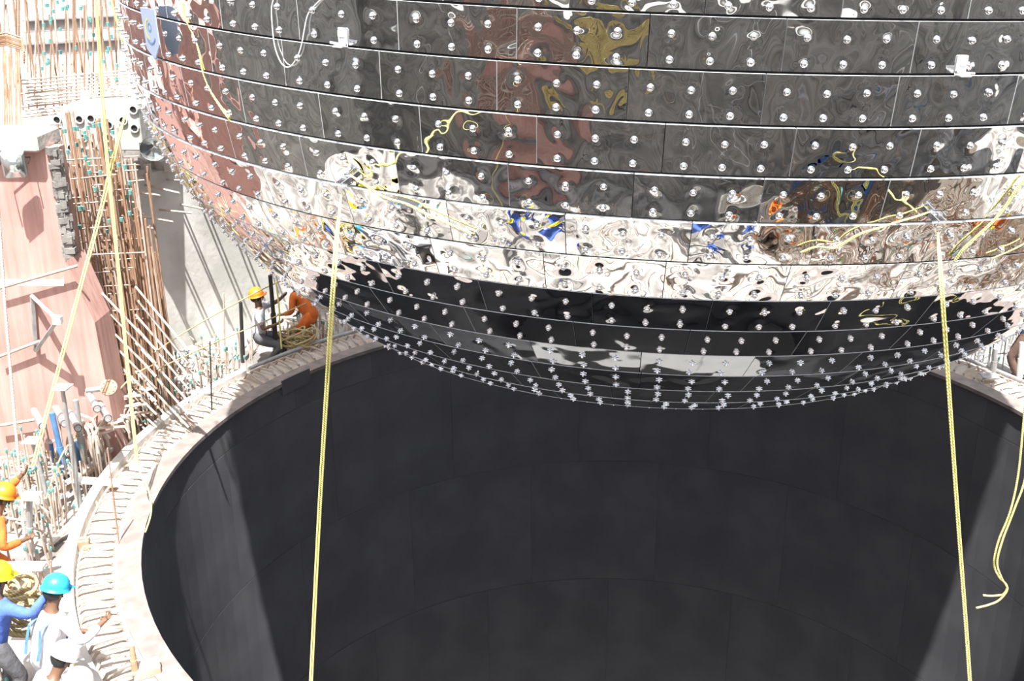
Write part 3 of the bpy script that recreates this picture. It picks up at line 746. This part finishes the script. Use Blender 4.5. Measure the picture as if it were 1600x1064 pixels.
rope2('vessel_rope', on_v([(1448, 326), (1425, 334), (1400, 341), (1372, 350), (1340, 360), (1312, 376), (1298, 382), (1272, 380), (1250, 388)], .07), .016, .0062, ROPE_Y, 'doubled yellow rope running left from the right lug')
rope2('vessel_rope', on_v([(1598, 272), (1583, 292), (1566, 318), (1546, 342), (1520, 366), (1500, 385), (1488, 402)], .06), .016, .0062, ROPE_Y, 'doubled yellow rope slanting over the vessel at the right edge')
rope('vessel_rope', on_v([(1545, 400), (1580, 385), (1597, 376)], .05), .0065, ROPE_Y, 'short yellow rope piece low at the vessel right edge')
rope('string', on_v([(432, -2), (429, 12), (430, 40), (434, 72), (443, 96), (453, 104), (463, 98), (474, 75), (483, 30), (490, 15), (506, -2)], .045), .005, WHITE, 'thin white string looped over studs on upper vessel')

# five-sided emblem plate just off the vessel skin, upper left
P = surf(252, 48); N = vnormal(P); M = frame(N)
e = empty('emblem_plate', P+N*.09, 'small white five-sided plate with round emblem at upper left of vessel', 'sign')
hx = [(-.17, .20), (.16, .20), (.17, -.10), (.03, -.24), (-.14, -.16)]
m = MB(); vs = [M@Vector((x, y, 0)) for x, y in hx]+[M@Vector((x, y, .012)) for x, y in hx]
m.add(vs, [tuple(reversed(range(5))), tuple(range(5, 10))]+[(i, (i+1) % 5, (i+1) % 5+5, i+5) for i in range(5)])
m.build('board', mat('plate_white', (.30, .36, .47), .5), e)
def arc(m, r0, r1, a0, a1, z, cx=0, cy=0, n=14):
    for i in range(n):
        a, b = a0+(a1-a0)*i/n, a0+(a1-a0)*(i+1)/n
        m.quad(M@Vector((cx+r0*math.cos(a), cy+r0*math.sin(a), z)), M@Vector((cx+r1*math.cos(a), cy+r1*math.sin(a), z)), M@Vector((cx+r1*math.cos(b), cy+r1*math.sin(b), z)), M@Vector((cx+r0*math.cos(b), cy+r0*math.sin(b), z)))
m = MB(); arc(m, .085, .10, 1.8, 4.4, .015, 0, .02); m.build('yellow_wreath', YEL, e)
m = MB(); arc(m, .115, .13, 3.9, 5.7, .015, 0, .02); arc(m, .03, .04, 0, 6.283, .015, 0, .04); m.build('blue_ring', BLUE, e)

# ------------------------------------------------------------------ coils, boxes
def coil(P, R0, label, turns=9, matl=None, r=.016, tilt=(0, 0, 1), seed=1, squash=.5):
    rd = random.Random(seed); M = frame(tilt); m = MB(); pts = []
    for i in range(turns*14):
        a = 2*math.pi*i/14; rr = R0*(.72+.28*math.sin(i*.31+seed)); pts.append(M@Vector((rr*math.cos(a)+.05*math.sin(i*.17), rr*.8*math.sin(a), .02+squash*R0*(i/(turns*14))*(.6+.4*math.sin(i*.53)))))
    m.tube(pts, r, 5); o = m.build('rope_coil', matl or ROPE_M, None, True); o.location = P; return tag(o, label, 'rope')
P = onz(466, 541, .02); coil(P, .36, 'heap of tan rope on the ledge in front of the orange-clad worker', 14, None, .018, seed=3, squash=1.1)
P = onz(40, 960, .55); coil(P, .30, 'tan rope coil hanging beside the blue-jacketed worker', 9, None, .02, (.5, -.6, .5), 5, .35)
P = onz(20, 925, .9); coil(P, .22, 'pile of brown rope beside the yellow helmet at left edge', 7, None, .02, (.2, -.2, 1), 8, .5)
def crate(P, size, matl, label, rz=0, name='wooden_block'):
    e = empty(name, P, label, 'block', rot=(0, 0, rz)); m = MB(); m.box((0, 0, size[2]/2), size, bev=.01); m.build('body', matl, e)
    m = MB(); m.box((0, 0, size[2]+.008), (size[0]*1.03, size[1]*.4, .012), bev=.003); m.build('top_slat', matl, e)
crate(onz(131, 857, .0), (.16, .13, .14), WOOD, 'small wooden block standing on the curb beam', .3)
crate(onz(230, 1052, .0), (.28, .2, .12), RUST_L, 'rusty box section lying on the ledge at lower left', .5, 'steel_box')
post_g('pipe', (212, 1058), (206, 1008), .03, .035, WOOD, 'short pale pipe standing on the ledge by the steel box', 'pipe')
for i, (px, py, w_, lab) in enumerate([(285, 590, .5, 'white board lying behind the ledge near pale wall'), (315, 612, .35, 'small white plate on the ledge near the dark rod'), (150, 752, .6, 'white plank lying behind the sunlit ledge')]):
    m = MB(); m.box((0, 0, 0), (w_, .16, .04), bev=.01); o = m.build('board', WHITE); o.location = onz(px, py, .12); o.rotation_euler = (0, .05, .5*(i != 2)); tag(o, lab, 'board')
m = MB(); m.box((0, 0, 0), (.75, .14, .05), bev=.01); o = m.build('plank', WHITE); o.location = onz(15, 885, 1.0); o.rotation_euler = (0, 0, .08); tag(o, 'white plank between the orange worker and the yellow helmet', 'plank')
m = MB(); m.box((0, 0, 0), (.28, .2, .03), bev=.01); o = m.build('board', GALV); o.location = onz(1546, 587, .12); tag(o, 'small grey plate on the ledge at the right edge', 'board')
# long slanting timbers & plates in the sunlit clutter at the left
rnd = random.Random(21)
mats_ = [WHITE, CONC, GALV, RUST_L, WOOD]
ocl = []
for i in range(15):
    px, py = rnd.uniform(60, 190), rnd.uniform(700, 830)
    if px > 150-(py-700)*.3+30: px -= 60
    b = onz(px, py, -.2); L_ = rnd.uniform(.3, .9); a = rnd.uniform(.4, 1.5)
    m = MB(); m.box((0, 0, 0), (L_, rnd.uniform(.04, .1), rnd.uniform(.03, .07)), bev=.005); o = m.build('steel_offcut' if i % 2 else 'timber_offcut', mats_[i % 5]); o.location = b+Vector((0, 0, rnd.uniform(0, .25))); o.rotation_euler = (0, rnd.uniform(-.5, .1), a)
    ocl.append((py, px, o, ('white', 'pale grey', 'zinc grey', 'rusty', 'brown')[i % 5]))
for c_ in ('white', 'pale grey', 'zinc grey', 'rusty', 'brown'):
    g_ = sorted([t for t in ocl if t[3] == c_], key=lambda t: t[0])
    for t, w_ in zip(g_, ('farthest from the camera', 'the middle one', 'nearest the camera')):
        tag(t[2], 'short %s offcut in clutter behind the left ledge, %s of three' % (c_, w_), 'offcut', 'offcuts in the sunlit clutter behind the left ledge')
# bent rebar loops piled behind the ledge
m = MB()
for i in range(70):
    px = rnd.uniform(140, 215); py = 690-(px-140)*.8+rnd.uniform(-30, 40)
    P = onz(px, py, .1); a = rnd.uniform(0, 3); L_ = rnd.uniform(.2, .5); d = Vector((math.cos(a), math.sin(a), 0)); h = rnd.uniform(.2, .5)
    pts = [P-Vector((0, 0, .38)), P+Vector((0, 0, h*.7)), P+d*.06+Vector((0, 0, h)), P+d*L_+Vector((0, 0, h+.02)), P+d*(L_+.05)+Vector((0, 0, h-.08))]
    m.tube(pts, .02, 5)
o = m.build('rebar_hooks', RUST_L, kind='stuff'); tag(o, 'tangle of bent hooked bars behind the ledge below the rebar cage', 'rebar')

# things seen only in the polished panels
def hmm(): pass
m = MB()
for i in range(9):
    for j in range(8): pass
NETM = mat('yellow_net', (.80, .66, .30), .8, var=.4, vscale=30)
def drape(x0, x1, z0, z1, y, matl, name, label, cat):
    m = MB(); nx_, nz_ = 22, 12
    def P(i, j): x = x0+(x1-x0)*i/nx_; z = z1+(z0-z1)*j/nz_*(.7+.3*math.sin(i*.7)); return Vector((x, y-.05+.06*math.sin(i*.9+j*.3)+.02*j/nz_, z))
    for i in range(nx_):
        for j in range(nz_):
            m.tube([P(i, j), P(i+1, j+1)], .02, 4, False); m.tube([P(i+1, j), P(i, j+1)], .02, 4, False)
    return m.build(name, matl, None, kind='stuff', label=label, cat=cat)
drape(-2.9, -1.0, 4.4, 5.7, -12.45, NETM, 'safety_net', 'yellow safety net draped on the grey wall, seen in the mirror panels', 'net')
drape(.2, 3.4, -.2, 1.3, -9.9, ROPE_W, 'cargo_net', 'pale cargo net heaped on the camera side ledge, seen mirrored', 'net')
def drum(P, matl, label):
    e = empty('drum', P, label, 'drum'); m = MB(); m.lathe((0, 0, 0), [(.28, 0), (.29, .02), (.28, .04), (.28, .28), (.295, .3), (.28, .32), (.28, .58), (.295, .6), (.28, .62), (.28, .86), (.29, .88)], 20); m.build('body', matl, e); m = MB(); m.lathe((0, 0, .87), [(.27, 0), (.27, .01)], 20); m.build('lid', matl, e)
BLUEB = mat('blue_plastic', (.03, .20, .62), .35)
drum((4.5, -11.6, -.28), BLUEB, 'bright blue drum on the camera side ground, seen mirrored'); drum((-9.4, -8.0, -.28), YEL, 'yellow drum on the left ground, seen mirrored in the panels')
rc = random.Random(9)
for i in range(16):  # made-up hoses, added to give the panels wavy lines to mirror
    x = -9+i*1.3
    if -7.2 < x < -2.8: continue
    m = MB(); pts = []
    for k in range(9): pts.append((x+.5*math.sin(k*.8+i)+rc.uniform(-.1, .1), -12.5+.03*k, 6.1-k*.72))
    m.tube(pts, .022, 5); o = m.build('hose', [WHITE, DARKST, RUST_L, GALV][i % 4], None, True)
    tag(o, '%s hose added to the grey camera side wall, only for its mirror image, %s' % (('white', 'black', 'brown', 'grey')[i % 4], ('farthest left', 'left of the middle', 'right of the middle', 'farthest right')[i//4]), 'hose', 'hoses added down the camera side wall')
# scaffolding frame against the near wall and rebar mat
m = MB()
for i in range(26): m.tube([(-4.9-1.3+i*.104, -12.22, 3.6+random.uniform(-.2, .1)), (-4.9-1.3+i*.104+random.uniform(-.1, .1), -12.2, 6.0)], .018, 5)
for i in range(12): m.tube([(-6.3, -12.18, 3.8+i*.17), (-3.6, -12.18, 3.8+i*.17+random.uniform(-.1, .1))], .018, 5)
o = m.build('rebar_mat', RUST_L); tag(o, 'rusty rebar mat standing before the red buttress, seen mirrored', 'rebar', kind='stuff')
for (x, lab) in ((1.6, 'left'), (5.2, 'middle'), (9.0, 'right')):
    e = empty('scaffold_frame', (x, -11.9, -.28), 'steel scaffold frame by the grey wall, %s one, seen mirrored' % lab, 'scaffold')
    for dx in (0, 1.2):
        m = MB(); m.tube([(dx, 0, 0), (dx, 0, 4.6)], .03, 6); m.build('standard', GALV, e)
    for z in (1, 2.2, 3.4, 4.5):
        m = MB(); m.tube([(-.1, 0, z), (1.3, 0, z)], .03, 6); m.build('ledger', GALV, e)
    m = MB(); m.tube([(0, .02, .9), (1.2, .02, 3.4)], .025, 6); m.build('brace', BLUE if lab != 'left' else RUST, e)

# ------------------------------------------------------------------ people
def ik(a, b, l1, l2, pole):
    a, b = Vector(a), Vector(b); d = b-a; L = d.length
    if L > (l1+l2)*.995: b = a+d.normalized()*(l1+l2)*.995; d = b-a; L = d.length
    x = (l1*l1-l2*l2+L*L)/(2*L); h = math.sqrt(max(0, l1*l1-x*x)); u = d/L; p = Vector(pole); p = p-u*p.dot(u)
    p = p.normalized() if p.length > 1e-4 else Vector((0, 0, 1)); return a+u*x+p*h, b
def make_skin(name, verts, edges, radii, matl, parent, sub=1, root=0):
    # bmesh skin layer, then the surface is grown by the Skin + Subdivision modifiers
    import bmesh
    bm = bmesh.new(); ly = bm.verts.layers.skin.verify(); vs = [bm.verts.new(v) for v in verts]
    for v, r in zip(vs, radii):
        v[ly].radius = r if isinstance(r, tuple) else (r, r); v[ly].use_root = False
    vs[root][ly].use_root = True
    for a, b in edges: bm.edges.new((vs[a], vs[b]))
    me = bpy.data.meshes.new(name); bm.to_mesh(me); bm.free(); me.materials.append(matl)
    o = link(name, me, parent); md = o.modifiers.new('skin', 'SKIN'); md.use_smooth_shade = True; md.use_x_symmetry = False
    sb = o.modifiers.new('subd', 'SUBSURF'); sb.levels = sub; sb.render_levels = sub
    return o
_cm = {}
def cloth(c):
    if c not in _cm: _cm[c] = mat('cloth_%d' % len(_cm), c, .85, var=.22, vscale=7, bump=.02, bscale=9)
    return _cm[c]
def person(P, rz, label, shirt, trousers, helmet, hip=.92, lean=0.0, side=0.0, hands=None, feet=None, look=0.0, turn=0.0, sleeves='long', coverall=False, harness=None, group=None, hipback=0.0, gloves=None):
    e = empty('person', P, label, 'person', group, rot=(0, 0, rz))
    pel = Vector((0, -hipback, hip)); up = Vector((math.sin(side), math.sin(lean)*math.cos(side), math.cos(lean)*math.cos(side)))
    fwd = Vector((0, math.cos(lean), -math.sin(lean)))
    waist = pel+up*.16; chest = pel+up*.36; neck = pel+up*.52; rt = Vector((1, 0, -math.sin(side)))
    hd = (up*math.cos(look)-fwd*math.sin(look)*(1 if look >= 0 else 1)).normalized()
    if look > 0: hd = (up*.9-fwd*.25).normalized()
    head = neck+hd*.17; top = neck+hd*.24
    feet = feet or [(-.13, .03, .05), (.13, -.03, .05)]
    hands = hands or [(-.33, .2, .85), (.33, .2, .85)]
    V = [pel, waist, chest, neck, neck+hd*.08, head, top]; RD = [(.115, .10), (.10, .09), (.115, .10), (.062, .06), (.058, .058), (.088, .10), (.06, .07)]
    E = [(0, 1), (1, 2), (2, 3), (3, 4), (4, 5), (5, 6)]
    def addv(v, r): V.append(Vector(v)); RD.append(r); return len(V)-1
    legs = []; arms = []
    for i, s in enumerate((-1, 1)):
        h = pel+rt*(.095*s)-Vector((0, 0, .04)); ft = Vector(feet[i]); kn, an = ik(h, ft+Vector((0, 0, .05)), .42, .42, (0.15*s, 1, .2))
        a = addv(h, .095); b = addv(kn, .06); c = addv(an, .042); d = addv(an+Vector((0, .14, -.06)), .035)
        E += [(0, a), (a, b), (b, c), (c, d)]; legs.append((h, kn, an))
    for i, s in enumerate((-1, 1)):
        sh = chest+up*.10+rt*(.185*s); hn = Vector(hands[i]); el, wr_ = ik(sh, hn, .29, .26, (.5*s, -.6, -.5))
        a = addv(sh, .055); b = addv(el, .040); c = addv(wr_, .028)
        E += [(2, a), (a, b), (b, c)]; arms.append((sh, el, wr_))
        d = (wr_-el).normalized(); sd = d.cross(Vector((0, 0, 1))); sd = sd.normalized() if sd.length > .1 else Vector((1, 0, 0)); cu = d.cross(sd)
        pm = addv(wr_+d*.06, (.034, .018)); E.append((c, pm))
        for f, (o_, l_) in enumerate(((-.03, .075), (-.01, .085), (.01, .08), (.03, .065))):
            k1 = addv(wr_+d*(.085+.2*l_)+sd*o_, .010); k2 = addv(wr_+d*(.085+.7*l_)+sd*o_*1.1-cu*.02, .009); k3 = addv(wr_+d*(.08+.85*l_)+sd*o_-cu*.045, .008)
            E += [(pm, k1), (k1, k2), (k2, k3)]
        t1 = addv(wr_+d*.05+sd*(.045*-s), .011); t2 = addv(wr_+d*.09+sd*(.06*-s)-cu*.015, .009); E += [(pm, t1), (t1, t2)]
    make_skin('body', V, E, RD, FABRIC_SK, e)
    C1 = cloth(shirt); C2 = cloth(trousers)
    # shirt
    tv = [pel-up*.13, waist, chest, neck-up*.03]; tr_ = [(.165, .15), (.155, .14), (.17, .15), (.088, .085)]; te = [(0, 1), (1, 2), (2, 3)]
    for (sh, el, wr_) in arms:
        b0 = len(tv); tv += [sh, el if sleeves == 'long' else sh.lerp(el, .8)]; tr_ += [.075, .060 if sleeves == 'long' else .064]; te += [(2, b0), (b0, b0+1)]
        if sleeves == 'long': tv.append(el.lerp(wr_, .93)); tr_.append(.045); te.append((b0+1, b0+2))
    make_skin('shirt' if not coverall else 'coverall_top', tv, te, tr_, C1, e, root=0)
    tv = [pel+up*.14, pel-up*.02]; tr_ = [(.152, .14), (.165, .15)]; te = [(0, 1)]
    for (h, kn, an) in legs:
        b0 = len(tv); tv += [h-Vector((0, 0, .02)), kn, an+Vector((0, 0, .03))]; tr_ += [.112, .082, .062]; te += [(1, b0), (b0, b0+1), (b0+1, b0+2)]
    make_skin('trousers' if not coverall else 'coverall_legs', tv, te, tr_, C2, e, root=0)
    for (h, kn, an) in legs:
        m = MB(); m.box(an+Vector((0, .06, -.055)), (.09, .26, .075), bev=.03); m.build('boot', DARKST, e, True)
    # face, hair, helmet
    fw = fwd if look <= 0 else (fwd+up*.6).normalized()
    fw = (rotz(turn)@fw); fw = (fw-hd*fw.dot(hd)).normalized(); sdv = fw.cross(hd)
    m = MB(); M = Matrix((sdv, fw, hd)).transposed()
    hc = head+hd*.01
    m.ball(hc+fw*.105-hd*.015, .017, 6, 5, M, (.8, 1.3, 1.5)); m.ball(hc+fw*.088-hd*.06, .02, 6, 5, M, (1.4, .6, .5))
    m.ball(hc+fw*.09-hd*.038, .018, 6, 5, M, (.9, .6, 1.6))
    m.build('face', FABRIC_SK, e, True)
    for s in (-1, 1):
        m = MB(); m.ball(hc+sdv*(.092*s)-hd*.01, .026, 6, 5, M, (.4, .8, 1.2)); m.build('ear', FABRIC_SK, e, True)
        m = MB(); m.ball(hc+fw*.094+sdv*(.035*s)+hd*.012, .012, 6, 5); m.build('eye', HAIR, e, True)
    m = MB(); m.ball(hc-fw*.02+hd*.02, .108, 12, 8, M, (.92, 1.0, 1.0)); m.build('hair', HAIR, e, True)
    if helmet:
        m = MB(); pr = [(.150, -.012), (.152, -.004), (.132, .0), (.135, .03), (.125, .075), (.098, .115), (.055, .142), (.012, .15)]
        m.lathe(hc+hd*.045, pr, 18, M, False, True); m.box(hc+hd*.045+fw*.15, (.15, .07, .012), M, .004)
        m.build('helmet', HM[helmet], e, True)
    if harness:
        for s in (-1, 1):
            m = MB()
            m.tube([pel+rt*(.10*s)-fwd*.15+up*.05, waist+rt*(.11*s)-fwd*.155, chest+rt*(.09*s)-fwd*.17, chest+rt*(.1*s)+up*.14, chest+rt*(.09*s)+fwd*.155, waist+rt*(.1*s)+fwd*.15], .018, 4)
            m.build('harness_strap', BLUE, e)
    return e
HM = {'orange': mat('helmet_orange', (.85, .22, .02), .35), 'yellow': mat('helmet_yellow', (.85, .75, .02), .35), 'blue': mat('helmet_blue', (.03, .34, .60), .35), 'white': mat('helmet_white', (.8, .8, .8), .35)}
OR = (.72, .17, .03); WH = (.72, .73, .78); BL = (.08, .16, .55); GY = (.12, .12, .13)
def pl_(Pw, P, rz): return rotz(-rz)@(Vector(Pw)-Vector(P))
# crouching, white shirt, orange helmet, looks up to the right
b = onz(413, 572, -.28); rz = R_(-80)
person(b, rz, 'crouching person in white shirt and orange helmet looking up at vessel', WH, GY, 'orange', hip=.62, lean=.12, hands=[(-.08, .42, 1.28), (.16, .30, .86)], feet=[(-.14, .35, .05), (.13, .12, .05)], look=.5, sleeves='short', hipback=.05)
b = onz(491, 553, -.28)
person(b, R_(75), 'person in orange coverall bending beside the vessel behind the rope heap', OR, OR, 'orange', hip=.78, lean=.55, hands=[(-.2, .45, .8), (.25, .4, .7)], coverall=True)
# left edge people
def base_for(px, py, hip, lean, rz, hipback=0.0):      # where to stand so that the head is seen at a pixel
    q = onz(px, py, -.28+hip+math.cos(lean)*.70); o = rotz(rz)@Vector((0, math.sin(lean)*.70-hipback, 0)); return Vector((q.x-o.x, q.y-o.y, -.28))
b = base_for(4, 778, .86, .45, R_(-50))
person(b, R_(-50), 'person in orange coverall and orange helmet hauling a yellow rope at left edge', OR, OR, 'orange', hip=.86, lean=.45, hands=[(-.05, .55, 1.68), (.22, .40, 1.0)], feet=[(-.2, .15, .05), (.2, -.15, .05)], coverall=True)
b = base_for(-3, 905, .90, .25, R_(-35))
person(b, R_(-35), 'person in blue jacket and yellow helmet raising one hand at left edge', BL, GY, 'yellow', hip=.90, lean=.25, hands=[(-.2, .4, .95), (.42, .45, 1.45)])
b = base_for(86, 925, .84, .35, R_(-30), .1)
person(b, R_(-30), 'person in white shirt, blue harness and blue helmet leaning over the ledge', WH, WH, 'blue', hip=.84, lean=.35, hands=[(.02, .34, .92), (.34, .36, 1.12)], harness=True, hipback=.1)
b = base_for(98, 1030, .48, .6, R_(-40))
person(b, R_(-40), 'crouching person in white clothes and white helmet at lower left', WH, (.5, .52, .55), 'white', hip=.48, lean=.6, hands=[(-.15, .5, .4), (.35, .5, .35)], feet=[(-.15, .2, .05), (.15, .1, .05)])
b = base_for(118, 1072, .40, .6, R_(-60))
person(b, R_(-60), 'person in white helmet mostly cut off by the bottom edge', WH, GY, 'white', hip=.40, lean=.6, hands=[(-.15, .4, .4), (.3, .5, .35)], feet=[(-.15, .2, .05), (.15, .1, .05)])
# right edge
b = onz(1592, 596, -.28)
person(b, R_(70), 'person in blue shirt standing behind the ledge at the right edge', (.10, .22, .42), (.13, .08, .06), None, hip=.88, lean=.2, hands=[(-.2, .45, 1.0), (.3, .4, .95)])
# people on the camera side, seen in the polished panels
mir = [((5.6, -7.9), OR, OR, 'orange', 'orange coverall right of the blue drum'), ((2.9, -9.3), OR, OR, 'orange', 'orange coverall beside the cargo net'), ((7.4, -5.9), OR, OR, 'yellow', 'orange coverall and yellow helmet at far right'),
       ((-2.9, -8.2), BL, BL, 'yellow', 'blue overalls and yellow helmet holding the left tag line'), ((-3.6, -8.6), BL, GY, 'yellow', 'blue jacket and yellow helmet left of the tag line'), ((-6.0, -7.4), WH, GY, 'blue', 'white shirt and blue helmet near the left ledge'), ((1.3, -8.6), BL, BL, 'white', 'blue overalls and white helmet left of the cargo net')]
for i, ((x, y), c1, c2, hl, lab) in enumerate(mir):
    person((x, y, -.28), math.atan2(-x, y)+math.pi*0 + math.pi if False else math.atan2(x, -y), 'person in '+lab+', seen mirrored', c1, c2, hl, hip=.88, lean=.2, hands=[(-.15, .45, 1.2), (.2, .5, 1.0+.05*i)], coverall=(c1 == c2))
